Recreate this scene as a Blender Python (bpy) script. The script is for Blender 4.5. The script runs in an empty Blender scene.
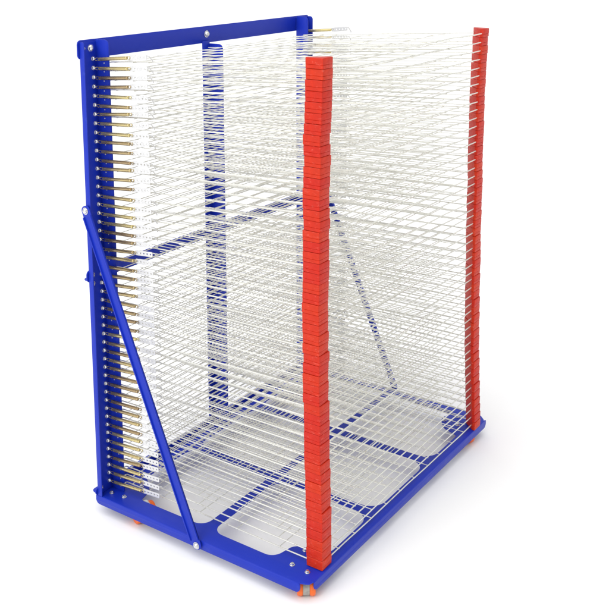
import bpy, bmesh, math, random
from mathutils import Vector, Matrix
rnd = random.Random(7)
sc = bpy.context.scene
COL = sc.collection
PI = math.pi
H = 1.30; W = 1.06; D = 0.725; GZ = -0.057     # post height, base length and depth, ground level

# ------------------------------------------------------------------ materials
def mat(name, base, rough=.5, metal=0., bump=0., bscale=200., var=0., vscale=8., coat=0., spec=.5, rvar=0., objvar=0.):
    m = bpy.data.materials.new(name); m.use_nodes = True
    nt = m.node_tree; N = nt.nodes; L = nt.links
    b = N['Principled BSDF']
    b.inputs['Base Color'].default_value = (*base, 1)
    b.inputs['Roughness'].default_value = rough
    b.inputs['Metallic'].default_value = metal
    b.inputs['Coat Weight'].default_value = coat
    b.inputs['Specular IOR Level'].default_value = spec
    tc = N.new('ShaderNodeTexCoord')
    val = None
    if var or objvar:
        hs = N.new('ShaderNodeHueSaturation'); hs.inputs['Color'].default_value = (*base, 1)
        a = N.new('ShaderNodeMath'); a.operation = 'MULTIPLY_ADD'
        a.inputs[1].default_value = 2*var; a.inputs[2].default_value = 1-var
        nz = N.new('ShaderNodeTexNoise'); nz.inputs['Scale'].default_value = vscale; nz.inputs['Detail'].default_value = 6
        L.new(tc.outputs['Object'], nz.inputs['Vector']); L.new(nz.outputs['Fac'], a.inputs[0])
        out = a.outputs[0]
        if objvar:
            oi = N.new('ShaderNodeObjectInfo')
            c = N.new('ShaderNodeMath'); c.operation = 'MULTIPLY_ADD'
            c.inputs[1].default_value = 2*objvar; c.inputs[2].default_value = -objvar
            L.new(oi.outputs['Random'], c.inputs[0])
            d = N.new('ShaderNodeMath'); d.operation = 'ADD'
            L.new(out, d.inputs[0]); L.new(c.outputs[0], d.inputs[1]); out = d.outputs[0]
            e = N.new('ShaderNodeMath'); e.operation = 'MULTIPLY_ADD'
            e.inputs[1].default_value = objvar*.12; e.inputs[2].default_value = .5-objvar*.06
            L.new(oi.outputs['Random'], e.inputs[0]); L.new(e.outputs[0], hs.inputs['Hue'])
        L.new(out, hs.inputs['Value']); L.new(hs.outputs[0], b.inputs['Base Color'])
    if rvar:
        n2 = N.new('ShaderNodeTexNoise'); n2.inputs['Scale'].default_value = 30; n2.inputs['Detail'].default_value = 8
        L.new(tc.outputs['Object'], n2.inputs['Vector'])
        r = N.new('ShaderNodeMath'); r.operation = 'MULTIPLY_ADD'
        r.inputs[1].default_value = 2*rvar; r.inputs[2].default_value = rough-rvar
        L.new(n2.outputs['Fac'], r.inputs[0]); L.new(r.outputs[0], b.inputs['Roughness'])
    if bump:
        n3 = N.new('ShaderNodeTexNoise'); n3.inputs['Scale'].default_value = bscale; n3.inputs['Detail'].default_value = 4
        L.new(tc.outputs['Object'], n3.inputs['Vector'])
        bp = N.new('ShaderNodeBump'); bp.inputs['Strength'].default_value = bump; bp.inputs['Distance'].default_value = .001
        L.new(n3.outputs['Fac'], bp.inputs['Height']); L.new(bp.outputs[0], b.inputs['Normal'])
    return m

M_BLUE = mat('blue_powder_coat', (.0068, .028, .42), .42, bump=.3, bscale=900, var=.10, vscale=5, rvar=.08, spec=.3)
M_WIRE = mat('zinc_wire', (.76, .757, .70), .36, .45, bump=.15, bscale=400, var=.14, vscale=14, rvar=.1, objvar=.05)
M_BRASS = mat('yellow_zinc_spring', (.58, .46, .24), .26, .9, var=.3, vscale=40, rvar=.1, objvar=.3)
M_STEEL = mat('bright_steel', (.72, .72, .72), .25, .95, bump=.2, bscale=300, var=.15, vscale=60)
M_TAB = mat('white_zinc_tab', (.70, .70, .70), .4, .3, bump=.15, bscale=300, var=.08, vscale=60)
M_RED = mat('red_plastic', (.54, .019, .002), .44, bump=.8, bscale=120, var=.22, vscale=90, spec=.28, rvar=.16, objvar=.035)
M_ORANGE = mat('orange_polyurethane', (.85, .14, .008), .4, var=.08, vscale=40)
M_BLACK = mat('black_rubber', (.015, .015, .016), .5)
M_GREY = mat('grey_nylon', (.36, .34, .30), .5, var=.15, vscale=60)
M_FLOOR = mat('white_sweep', (.92, .92, .922), .8, spec=.1, bump=.05, bscale=60, var=.012, vscale=3)

def scuffs(m, color, scale, lo, hi, amount, squash=(1, 1, 1)):      # small rubbed marks with a shape of their own
    nt = m.node_tree; N = nt.nodes; L = nt.links; b = N['Principled BSDF']
    src = b.inputs['Base Color'].links[0].from_socket
    tc = N.new('ShaderNodeTexCoord'); mp = N.new('ShaderNodeMapping'); mp.inputs['Scale'].default_value = squash
    oi = N.new('ShaderNodeObjectInfo'); ml = N.new('ShaderNodeMath'); ml.operation = 'MULTIPLY'; ml.inputs[1].default_value = 37
    L.new(oi.outputs['Random'], ml.inputs[0]); L.new(ml.outputs[0], mp.inputs['Location'])
    nz = N.new('ShaderNodeTexNoise'); nz.inputs['Scale'].default_value = scale; nz.inputs['Detail'].default_value = 7; nz.inputs['Roughness'].default_value = .65
    mr = N.new('ShaderNodeMapRange'); mr.inputs['From Min'].default_value = lo; mr.inputs['From Max'].default_value = hi; mr.inputs['To Max'].default_value = amount
    mx = N.new('ShaderNodeMix'); mx.data_type = 'RGBA'; mx.inputs['B'].default_value = (*color, 1)
    L.new(tc.outputs['Object'], mp.inputs['Vector']); L.new(mp.outputs[0], nz.inputs['Vector']); L.new(nz.outputs['Fac'], mr.inputs['Value'])
    L.new(mr.outputs[0], mx.inputs['Factor']); L.new(src, mx.inputs['A']); L.new(mx.outputs['Result'], b.inputs['Base Color'])
scuffs(M_RED, (.85, .22, .17), 70, .58, .74, .38, (1, 1, 2.5))
scuffs(M_BLUE, (.05, .09, .45), 26, .62, .72, .35)
scuffs(M_WIRE, (.42, .38, .28), 60, .56, .68, .6)
scuffs(M_TAB, (.4, .4, .38), 120, .58, .7, .6)
scuffs(M_ORANGE, (.35, .12, .04), 60, .55, .7, .6)
scuffs(M_GREY, (.12, .11, .10), 60, .5, .7, .6)

# ------------------------------------------------------------------ helpers
def link(o, parent=None):
    COL.objects.link(o)
    if parent: o.parent = parent
    return o
def obj(name, bm, m, parent=None, loc=(0, 0, 0), smooth=True, angle=35):
    me = bpy.data.meshes.new(name); bmesh.ops.recalc_face_normals(bm, faces=bm.faces)
    bm.to_mesh(me); bm.free(); me.materials.append(m)
    if smooth:
        me.polygons.foreach_set('use_smooth', [True]*len(me.polygons)); me.set_sharp_from_angle(angle=math.radians(angle))
    o = bpy.data.objects.new(name, me); o.location = loc
    return link(o, parent)
def dup(o, parent, loc=None, rot=None):
    c = o.copy(); COL.objects.link(c); c.parent = parent
    if loc is not None: c.location = loc
    if rot is not None: c.rotation_euler = rot
    return c
def tube(bm, pts, r, n=6, caps=True):
    pts = [Vector(p) for p in pts]; rings = []
    for i, p in enumerate(pts):
        if i == 0: t = pts[1]-p
        elif i == len(pts)-1: t = p-pts[i-1]
        else: t = (pts[i+1]-p).normalized()+(p-pts[i-1]).normalized()
        t.normalize()
        up = Vector((0, 0, 1)) if abs(t.z) < .9 else Vector((1, 0, 0))
        a = t.cross(up).normalized(); b = t.cross(a)
        rings.append([bm.verts.new(p+(a*math.cos(2*PI*k/n)+b*math.sin(2*PI*k/n))*r) for k in range(n)])
    for q in range(len(rings)-1):
        for k in range(n):
            bm.faces.new((rings[q][k], rings[q][(k+1) % n], rings[q+1][(k+1) % n], rings[q+1][k]))
    if caps:
        bm.faces.new(rings[0][::-1]); bm.faces.new(rings[-1])
def lathe(bm, prof, n, mtx):                       # prof: (distance along axis z, radius)
    rings = []
    for z, r in prof:
        rings.append([bm.verts.new(mtx @ Vector((r*math.cos(2*PI*k/n), r*math.sin(2*PI*k/n), z))) for k in range(n)])
    for q in range(len(rings)-1):
        for k in range(n):
            bm.faces.new((rings[q][k], rings[q][(k+1) % n], rings[q+1][(k+1) % n], rings[q+1][k]))
    bm.faces.new(rings[0][::-1]); bm.faces.new(rings[-1])
def prism(bm, pts, thick, mtx, bevel=0.0):         # outline in local xy, thickness along local +z
    v0 = [bm.verts.new(mtx @ Vector((x, y, 0))) for x, y in pts]
    v1 = [bm.verts.new(mtx @ Vector((x, y, thick))) for x, y in pts]
    fs = [bm.faces.new(v0[::-1]), bm.faces.new(v1)]
    n = len(pts)
    for k in range(n): fs.append(bm.faces.new((v0[k], v0[(k+1) % n], v1[(k+1) % n], v1[k])))
    if bevel:
        es = list({e for f in fs[:2] for e in f.edges})
        bmesh.ops.bevel(bm, geom=es, offset=bevel, segments=2, affect='EDGES', profile=.5)
def rounded(pts, rad, seg=6):                      # round the corners of a polygon; rad: one value or one per corner
    n = len(pts); out = []
    for i in range(n):
        p = Vector(pts[i]); a = Vector(pts[i-1]); b = Vector(pts[(i+1) % n])
        r = rad[i] if isinstance(rad, (list, tuple)) else rad
        if r <= 1e-6: out.append((p.x, p.y)); continue
        u = (a-p).normalized(); v = (b-p).normalized()
        h = math.acos(max(-1, min(1, u.dot(v))))/2
        d = min(r/math.tan(h), .49*(a-p).length, .49*(b-p).length); r = d*math.tan(h)
        c = p+(u+v).normalized()*(r/math.sin(h))
        s = p+u*d-c; e = p+v*d-c
        a0 = math.atan2(s.y, s.x); a1 = math.atan2(e.y, e.x); da = (a1-a0+PI) % (2*PI)-PI
        for k in range(seg+1):
            t = a0+da*k/seg; out.append((c.x+r*math.cos(t), c.y+r*math.sin(t)))
    return out
def rect(x0, y0, x1, y1): return [(x0, y0), (x1, y0), (x1, y1), (x0, y1)]
def plate_with_holes(bm, outline, holes, thick, bev, mtx):   # flat plate with real openings
    cu = bpy.data.curves.new('tmp', 'CURVE'); cu.dimensions = '2D'; cu.fill_mode = 'BOTH'
    cu.extrude = thick/2-bev; cu.bevel_depth = bev; cu.bevel_resolution = 2; cu.offset = -bev
    for loop in [outline]+holes:
        s = cu.splines.new('POLY'); s.points.add(len(loop)-1); s.use_cyclic_u = True
        for p, (x, y) in zip(s.points, loop): p.co = (x, y, 0, 1)
    o = bpy.data.objects.new('tmp', cu); COL.objects.link(o)
    bpy.context.view_layer.update()
    me = bpy.data.meshes.new_from_object(o.evaluated_get(bpy.context.evaluated_depsgraph_get()))
    me.transform(mtx @ Matrix.Translation((0, 0, thick/2)))
    bm.from_mesh(me)
    bmesh.ops.remove_doubles(bm, verts=bm.verts, dist=1e-6)
    bpy.data.objects.remove(o); bpy.data.curves.remove(cu); bpy.data.meshes.remove(me)
def frame(origin, ex, ey):                         # matrix with local x, y, z axes
    ex = Vector(ex).normalized(); ey = Vector(ey).normalized(); ez = ex.cross(ey)
    m = Matrix((ex, ey, ez)).transposed().to_4x4(); m.translation = Vector(origin); return m
XY = lambda z: Matrix.Translation((0, 0, z))
XZ = lambda y: frame((0, y, 0), (1, 0, 0), (0, 0, 1))      # outline (x,z); thickness goes to -y
YZ = lambda x: frame((x, 0, 0), (0, 1, 0), (0, 0, 1))      # outline (y,z); thickness goes to +x

# ------------------------------------------------------------------ setting
bm = bmesh.new(); bmesh.ops.create_grid(bm, x_segments=1, y_segments=1, size=150)
floor = obj('floor', bm, M_FLOOR, None, (0, 0, GZ), smooth=False); floor['kind'] = 'structure'

# ------------------------------------------------------------------ the rack
rack = bpy.data.objects.new('drying_rack', None); rack.location = (0, 0, 0); link(rack)
rack['label'] = 'blue steel print drying rack with stacked wire shelves and two red block columns'
rack['category'] = 'drying rack'

# --- bolt heads (domed, axis chosen by rotation)
def bolt_mesh(r, h):
    bm = bmesh.new()
    prof = [(0, r*1.25), (h*.18, r*1.25), (h*.2, r)]
    for k in range(1, 6): a = k/5*PI/2*.93; prof.append((h*.2+h*.8*math.sin(a), r*math.cos(a)))
    lathe(bm, prof, 12, Matrix.Identity(4)); return bm
def hex_mesh(r, h):
    bm = bmesh.new(); lathe(bm, [(0, r*1.35), (h*.2, r*1.35)], 14, Matrix.Identity(4))
    lathe(bm, [(h*.2, r), (h*.9, r), (h, r*.85)], 6, Matrix.Identity(4)); return bm
BOLT0 = None
def bolt(parent, loc, axis, r=.0065, h=.006, kind='dome', cache={}):
    key = (r, h, kind)
    rot = {'x': (0, PI/2, 0), '-y': (PI/2, 0, 0), 'y': (-PI/2, 0, 0), 'z': (0, 0, 0)}[axis]
    if key not in cache:
        o = obj('bolt', bolt_mesh(r, h) if kind == 'dome' else hex_mesh(r, h), M_STEEL, parent, loc); o.rotation_euler = rot
        cache[key] = o; return o
    return dup(cache[key], parent, loc, rot)

# --- base: sheet with six rounded openings, folded flanges
bm = bmesh.new()
cut = .034
outline = rounded([(-.012, .0), (D-cut, 0), (D-.006, .012), (D, cut), (D, W-.030), (D-.030, W), (-.012, W)],
                  [.01, .02, .01, .02, .028, .028, .01])
def win(y0, y1, corner=None, x0=.102, x1=.345): return rounded(rect(x0, y0, x1, y1), .034, 8)
A1, A2, B1, B2 = .100, .345, .376, .692
holes = []
g = .060
holes.append(rounded([(.116, .052), (A2, .055), (A2, .352), (A1-.055, .352), (A1-.055, .150), (.104, .100)], [.012, .034, .034, .034, .03, .03], 8))
holes.append(rounded([(B1, .050), (.582, .050), (.597, .122), (B2, .150), (B2, .352), (B1, .352)], [.036, .034, .03, .02, .05, .034], 8))
holes.append(rounded(rect(A1-.055, .383, A2, .678), .034, 8))
holes.append(rounded(rect(B1, .383, B2, .678), [.034, .05, .05, .034], 8))
holes.append(rounded([(A1-.055, .710), (A2, .710), (A2, 1.028), (A1, 1.028), (A1-.02, .93), (A1-.055, .92)], [.034, .034, .034, .02, .03, .03], 8))
holes.append(rounded([(B1, .710), (B2, .710), (B2, .890), (.632, .912), (.592, .972), (.628, 1.028), (B1, 1.028)], [.034, .05, .02, .04, .045, .02, .034], 8))
plate_with_holes(bm, outline, holes, .003, .0008, XY(-.003))
FH = .026
# near and far flanges, front and back flanges (lower corners rounded)
fl = lambda a, b, ra, rb: rounded([(a, -.0012), (a, -FH), (b, -FH), (b, -.0012)], [0, ra, rb, .004], 7)
prism(bm, fl(-.010, D-.026, .022, .024), .003, XZ(.0025), .0007)
prism(bm, fl(-.010, D-.030, .02, .022), .003, XZ(W+.0005), .0007)
prism(bm, fl(.026, W-.020, .024, .022), .003, YZ(D-.0025), .0007)
prism(bm, fl(.006, W-.006, .01, .01), .003, YZ(-.0125), .0007)
base = obj('base', bm, M_BLUE, rack, angle=28)
for p in [(.641, .050), (.690, .047), (.634, .118), (.022, .030), (.067, .034), (.070, .100), (.640, 1.000), (.615, .955), (.665, .950), (.03, 1.02), (.08, 1.02)]:
    bolt(base, (p[0], p[1], .0002), 'z', .0052, .006, 'hex')

# --- casters (twin orange wheels with a grey fork)
def wheel_bm():
    bm = bmesh.new(); R_ = .0262; h = .0078
    lathe(bm, [(-h, R_*.52), (-h, R_*.86), (-h*.75, R_*.96), (-h*.2, R_), (h*.2, R_), (h*.75, R_*.96), (h, R_*.86), (h, R_*.52)], 32, Matrix.Identity(4))
    return bm
def hub_bm():
    bm = bmesh.new(); R_ = .0262; h = .0072
    lathe(bm, [(-h, R_*.2), (-h, R_*.5), (h, R_*.5), (h, R_*.2)], 20, Matrix.Identity(4)); return bm
def make_caster():
    bm = bmesh.new()
    lathe(bm, [(-.0085, .0235), (-.0080, .0245), (.0080, .0245), (.0085, .0235)], 28, Matrix.Rotation(PI/2, 4, 'X') @ Matrix.Identity(4))
    c = obj('caster', bm, M_GREY, rack, (0, 0, 0))
    w = obj('wheel', wheel_bm(), M_ORANGE, c, (0, -.0155, 0)); w.rotation_euler = (PI/2, 0, 0)
    hb = obj('hub', hub_bm(), M_BLACK, c, (0, -.0158, 0)); hb.rotation_euler = (PI/2, 0, 0)
    dup(w, c, (0, .0155, 0)); dup(hb, c, (0, .0158, 0))
    bm = bmesh.new()
    prism(bm, rounded(rect(-.015, -.015, .015, .015), .006), .0025, XY(.0235))
    lathe(bm, [(.015, .008), (.0235, .010)], 16, Matrix.Identity(4))
    obj('swivel_plate', bm, M_STEEL, c)
    return c
cast0 = make_caster()
CZ = GZ+.0264
def place(c, x, y, rz):
    c.location = (x, y, CZ); c.rotation_euler = (0, 0, rz)
def copy_tree(o, parent):
    c = dup(o, parent)
    for ch in list(o.children): copy_tree(ch, c)
    return c
spots = [(.690, .042, math.radians(-55)), (.130, .048, math.radians(-24)), (.690, .955, math.radians(-30)), (.105, 1.0, math.radians(20))]
srcs = [cast0]+[copy_tree(cast0, rack) for _ in spots[1:]]
for c, s in zip(srcs, spots): place(c, *s)
for ch in srcs[1].children:                        # this twin caster has its wheels farther apart
    if ch.name.startswith(('wheel', 'hub')): ch.location.y *= 1.4

# --- posts: folded channels, open towards the shelves
def flange_poly(x0, x1, z0, z1, r): return rounded([(x0, z0), (x1, z0), (x1, z1), (x0, z1)], [.002, .002, r, .002])
def make_post(y_lip, y_fl, lip, depth, zt=H, zb=.0, web_top=None):
    bm = bmesh.new(); s = 1 if y_fl > y_lip else -1
    a, b = min(y_lip, y_fl), max(y_lip, y_fl)
    prism(bm, rect(a, zb+.0005, b, web_top or zt-.005), .003, YZ(-.003), .0006)
    ylip = y_lip+(.003 if s > 0 else 0); yfl = y_fl+(.0 if s > 0 else .003)
    if lip: prism(bm, flange_poly(-.0005, lip, zb+.0005, zt-.004, .010), .003, XZ(ylip), .0006)
    prism(bm, flange_poly(-.0005, depth, zb+.0005, zt, .014), .003, XZ(yfl), .0006)
    return obj('post', bm, M_BLUE, rack, angle=28)
post_near = make_post(.0, .058, .0135, .047)
post_mid = make_post(.491, .524, 0, .052, zt=1.2475, web_top=1.2565)
post_far = make_post(W-.004, .987, .019, .045)

# --- horizontal angle bars behind the posts
def angle_bar(name, z0, z1, y0, y1, x=-.0065, leg=.028, top=False, inset=.012):
    bm = bmesh.new()
    prism(bm, rounded(rect(y0, z0, y1, z1), .011, 5), .003, YZ(x), .0006)
    zz = z1-.003 if top else z0
    prism(bm, rounded([(x+.001, y0+inset), (x+.001, y1-inset), (x-leg, y1-inset), (x-leg, y0+inset)], [.0, .0, .012, .012]), .003, XY(zz), .0006)
    return obj(name, bm, M_BLUE, rack, angle=28)
top_bar = angle_bar('top_bar', 1.250, 1.3005, -.006, W+.003, inset=.04)
mid_bar = angle_bar('middle_bar', .636, .670, -.006, W+.003)
low_bar = angle_bar('lower_bar', .0, .022, -.007, W+.003)
bolt(top_bar, (-.0033, .512, 1.277), 'x', .0085, .011)
bolt(post_near, (.0003, .010, 1.278), 'x', .0055, .006)
bolt(post_near, (.0003, .036, 1.278), 'x', .0085, .009)
bolt(post_far, (.0003, 1.030, 1.278), 'x', .007, .008)
bolt(post_near, (.0003, .012, .655), 'x', .006, .005); bolt(post_near, (.0003, .012, .630), 'x', .006, .005)
bolt(post_near, (.0003, .012, .018), 'x', .006, .005)

# --- diagonal braces
def make_brace(y, sgn, w=.0155):
    p0 = Vector((.003, y, .842)); p1 = Vector((.372, y, -.014))
    d = p1-p0; Lh = d.length; d.normalize()
    side = Vector((-d.z, 0, d.x))                  # up and to the front
    bm = bmesh.new()
    m = frame(p0, d, side) if sgn > 0 else frame(p0, d, side)
    out = rounded([(-.014, -w), (Lh+.012, -w), (Lh+.012, w), (-.014, w)], .013, 6)
    prism(bm, out, .003, m, .0007)
    # folded edges standing outwards along both long sides
    for s, h in ((1, .007), (-1, .007)):
        mm = frame(p0+side*(s*w-(.003 if s > 0 else 0)), d, (0, -1 if sgn > 0 else 1, 0))
        ez = d.cross(Vector((0, -1 if sgn > 0 else 1, 0)))
        off = 0 if ez.dot(side) > 0 else .003
        mm.translation += side*off
        prism(bm, rounded([(.014, -.0005), (Lh-.014, -.0005), (Lh-.014, h), (.014, h)], [0, 0, .006, .006], 5), .003, mm, .0006)
    o = obj('brace', bm, M_BLUE, rack, angle=28)
    ax = '-y' if sgn > 0 else 'y'; yy = y-.003 if sgn > 0 else y+.003
    bolt(o, (p0.x, yy-.0002*sgn, p0.z), ax, .0080, .008); bolt(o, (p1.x, yy-.0002*sgn, p1.z), ax, .0080, .008)
    return o
make_brace(-.0045, 1); make_brace(W+.0045, -1, .0095)

# --- shelves
YA, YB = .078, W-.078            # side rods
XF = .713                        # front rod
BY = .0702                       # outer face of the corner blocks
def wob(a, b, amp, k=5):
    a = Vector(a); b = Vector(b); o = [a]
    for i in range(1, k): o.append(a.lerp(b, i/k)+Vector((rnd.uniform(-amp, amp), rnd.uniform(-amp, amp), rnd.uniform(-amp, amp))))
    o.append(b); return o
WX = [.055, .120, .172, .307, .442, .577]
def shelf_bm():
    bm = bmesh.new(); rr = .0018; r = .00122
    # side rods run from the pivot on the post flange to the corner block
    for y, s in ((YA, -1), (YB, 1)):
        tube(bm, [(.036, y+s*.024, -.002), (.036, y+s*.002, -.002), (.040, y, -.0015)] + wob((.10, y, 0), (XF, y, 0), .0006), rr, 6)
    tube(bm, wob((XF, YA, 0), (XF, YB, 0),   .0018, 8), rr, 6)          # front rod
    for x in WX: tube(bm, wob((x+rnd.uniform(-.004, .004), YA, -.003), (x+rnd.uniform(-.004, .004), YB, -.003), .0012, 8), r, 5)
    n = 11
    for k in range(1, n):
        y = YA+(YB-YA)*k/n+rnd.uniform(-.002, .002)
        x0 = .030 if k in (5, 6) else .050
        tube(bm, wob((x0, y, 0), (XF+.001, y, -.002), .0010, 4), r, 5)
    return bm
def block_bm(flip):
    # three-cornered block: square outer corner, slanted inner face; two steps in height
    bm = bmesh.new(); h = .0252
    tri = [(0, 0), (0, .044), (-.009, .044), (-.048, .010), (-.048, 0)]
    def sc_(pts, d): return [(x-d if x > -.001 else (x+d*.5 if x < -.04 else x), y+d if y < .001 else y) for x, y in pts]
    lv = [(-h/2, .0009), (-h/2+.0008, .0003), (-h/2+.0086, .0003), (-h/2+.0092, .0011), (-h/2+.0098, 0), (h/2-.0012, 0), (h/2, .0009)]
    rings = []
    for z, dd in lv:
        pts = rounded(sc_(tri, dd), [.0018, .001, .002, .002, .001], 2)
        rings.append([bm.verts.new((x, -y if flip else y, z)) for x, y in pts])
    n = len(rings[0])
    for a, b in zip(rings, rings[1:]):
        for k in range(n): bm.faces.new((a[k], a[(k+1) % n], b[(k+1) % n], b[k]))
    bm.faces.new(rings[0][::-1]); bm.faces.new(rings[-1])
    return bm
def spring_bm():
    bm = bmesh.new(); L_ = .104; r = .0050; coils = 30
    prof = []
    for k in range(coils):
        x = L_*k/coils; prof += [(x, r*.84), (x+L_/coils*.5, r)]
    prof.append((L_, r*.84))
    lathe(bm, prof, 10, Matrix.Translation((.0, 0, 0)) @ Matrix.Rotation(PI/2, 4, 'Y'))
    for x0, x1, s in ((0, -.014, 1), (L_, L_+.010, -1)):
        pts = [(x0, 0, r*.6)]
        for k in range(6):
            a = k/5*PI; pts.append((x0+(x1-x0)*(.35+.65*math.sin(a)), 0, .004*math.cos(a)))
        tube(bm, pts, .0011, 5)
    return bm
def tab_bm():
    bm = bmesh.new()
    hs = [[(x+.0025*math.cos(2*PI*k/8), .0025*math.sin(2*PI*k/8)) for k in range(8)] for x in (.007, .019, .031, .043, .055)]
    plate_with_holes(bm, rounded(rect(0, -.0068, .062, .0068), .003, 3), hs, .0016, .0002, XZ(0))
    # bent end that hooks on the side rod
    tube(bm, [(.060, -.001, .004), (.063, .006, .002), (.063, .018, -.010), (.060, .022, -.014)], .0016, 5)
    return bm
var = [obj('shelf', shelf_bm(), M_WIRE, rack) for _ in range(4)]
blkA = obj('corner_block', block_bm(False), M_RED, var[0]); blkB = obj('corner_block', block_bm(True), M_RED, var[0])
spr = obj('spring', spring_bm(), M_BRASS, var[0], angle=80)
tab = obj('perforated_tab', tab_bm(), M_TAB, var[0])
def xoff(z):
    T = [(0, .723), (.33, .711), (.7, .708), (1.08, .710), (1.3, .717)]
    for (a, u), (b, v) in zip(T, T[1:]):
        if z <= b: return u+(v-u)*(z-a)/(b-a)-.723
    return -.010
NS = 50; pitch = 1.2965/NS
hook0 = None
drift = [0, 0]
for i in range(NS):
    zb = pitch*(i+.5)+.0012
    zh = .026+(1.248-.026)*i/(NS-1)
    zp = zh-.008
    tilt = math.atan2(zb-zp, .68)
    tilt += rnd.uniform(-.0022, .0022); roll = rnd.uniform(-.0028, .0028)
    jx = xoff(zb)+rnd.uniform(-.0006, .0006); jy = rnd.uniform(-.001, .001)
    if i < 4: s = var[i]
    else: s = var[rnd.randrange(4)].copy(); COL.objects.link(s); s.parent = rack
    s.location = (.036+jx, jy, zp-roll*W/2+rnd.uniform(-.001, .001)); s.rotation_euler = (roll, -tilt, 0)
    # mesh x starts at the pivot: shift once per mesh below
    for q, (src, yy) in enumerate(((blkA, BY), (blkB, W-BY))):
        drift[q] = .7*drift[q]+rnd.uniform(-.0008, .0008)
        loc = (XF+.0085-.036+drift[q]+(.013*(1-zb/1.3)-.006 if q else 0), yy+rnd.uniform(-.0012, .0012), 0)
        c = src if i == 0 else dup(src, s)
        M = (Matrix.Translation(s.location) @ s.rotation_euler.to_matrix().to_4x4()).inverted()
        c.parent = s; c.location = M @ Vector((.036+jx+loc[0], yy+loc[1]-yy, zb))
        c.rotation_euler = (M.to_3x3() @ Matrix.Rotation(rnd.uniform(-.03, .03), 3, 'Z')).to_euler()
    # springs and tabs, one at each side
    for q, yy in enumerate((.046, W-.046)):
        c = spr if (i == 0 and q == 0) else dup(spr, s)
        drop = rnd.uniform(-.0015, .0015)
        a = math.atan2(.010, .13)+rnd.uniform(-.025, .025)
        # world start (0.018, yy, zh) expressed in the shelf's frame
        w0 = Vector((.019, yy, zh+drop)); inv = (Matrix.Translation(s.location) @ s.rotation_euler.to_matrix().to_4x4()).inverted()
        c.parent = s; c.location = inv @ w0; c.rotation_euler = (0, tilt-a, 0)
        w1 = w0+Vector((.110*math.cos(a), (.003 if q == 0 else -.003), .110*math.sin(a)))
        t = tab if (i == 0 and q == 0) else dup(tab, s)
        t.parent = s; t.location = inv @ w1
        a2 = a+rnd.uniform(-.03, .03)
        t.rotation_euler = (0, tilt-a2, 0) if q == 0 else (0, tilt-a2, 0)
    bolt(post_near, (.0003, .043, zh+.001), 'x', .0056, .0075)
    bolt(post_far, (.0003, W-.046, zh+.001), 'x', .0056, .0075)
for v in var: v.data.transform(Matrix.Translation((-.036, 0, 0)))

# ------------------------------------------------------------------ camera
cam = bpy.data.cameras.new('camera'); co = bpy.data.objects.new('camera', cam); COL.objects.link(co)
cam.sensor_width = 36; cam.lens = 991.185/609*36
cam.shift_x = -(316.6081-304.5)/609; cam.shift_y = -(304.5-121.4814)/609
co.location = (1.9526912, -1.7984620, 1.5728613); co.rotation_euler = (1.3849416, -.00294542, .59181671)
cam.clip_end = 500; cam.clip_start = .05
sc.camera = co

# ------------------------------------------------------------------ light
w = bpy.data.worlds.new('World'); sc.world = w; w.use_nodes = True
bg = w.node_tree.nodes['Background']; bg.inputs['Color'].default_value = (1, 1, 1, 1); bg.inputs['Strength'].default_value = .80
def lamp(name, kind, loc, target, energy, size, color=(1, 1, 1)):
    l = bpy.data.lights.new(name, kind); o = bpy.data.objects.new(name, l); COL.objects.link(o)
    l.energy = energy; l.color = color
    if kind == 'AREA': l.shape = 'RECTANGLE'; l.size = size; l.size_y = size
    else: l.angle = size
    o.location = loc; o.rotation_euler = (Vector(target)-Vector(loc)).to_track_quat('-Z', 'Y').to_euler()
    return o
lamp('overhead_light', 'SUN', (.1, -.9, 3.2), (.35, .5, 0), 1.75, math.radians(75))
lamp('softbox', 'AREA', (.2, -3.6, 2.2), (.35, .5, .6), 38, 1.4)

sc.view_settings.view_transform = 'Standard'; sc.view_settings.look = 'None'
sc.view_settings.exposure = 0; sc.view_settings.gamma = 1
sc.cycles.max_bounces = 8
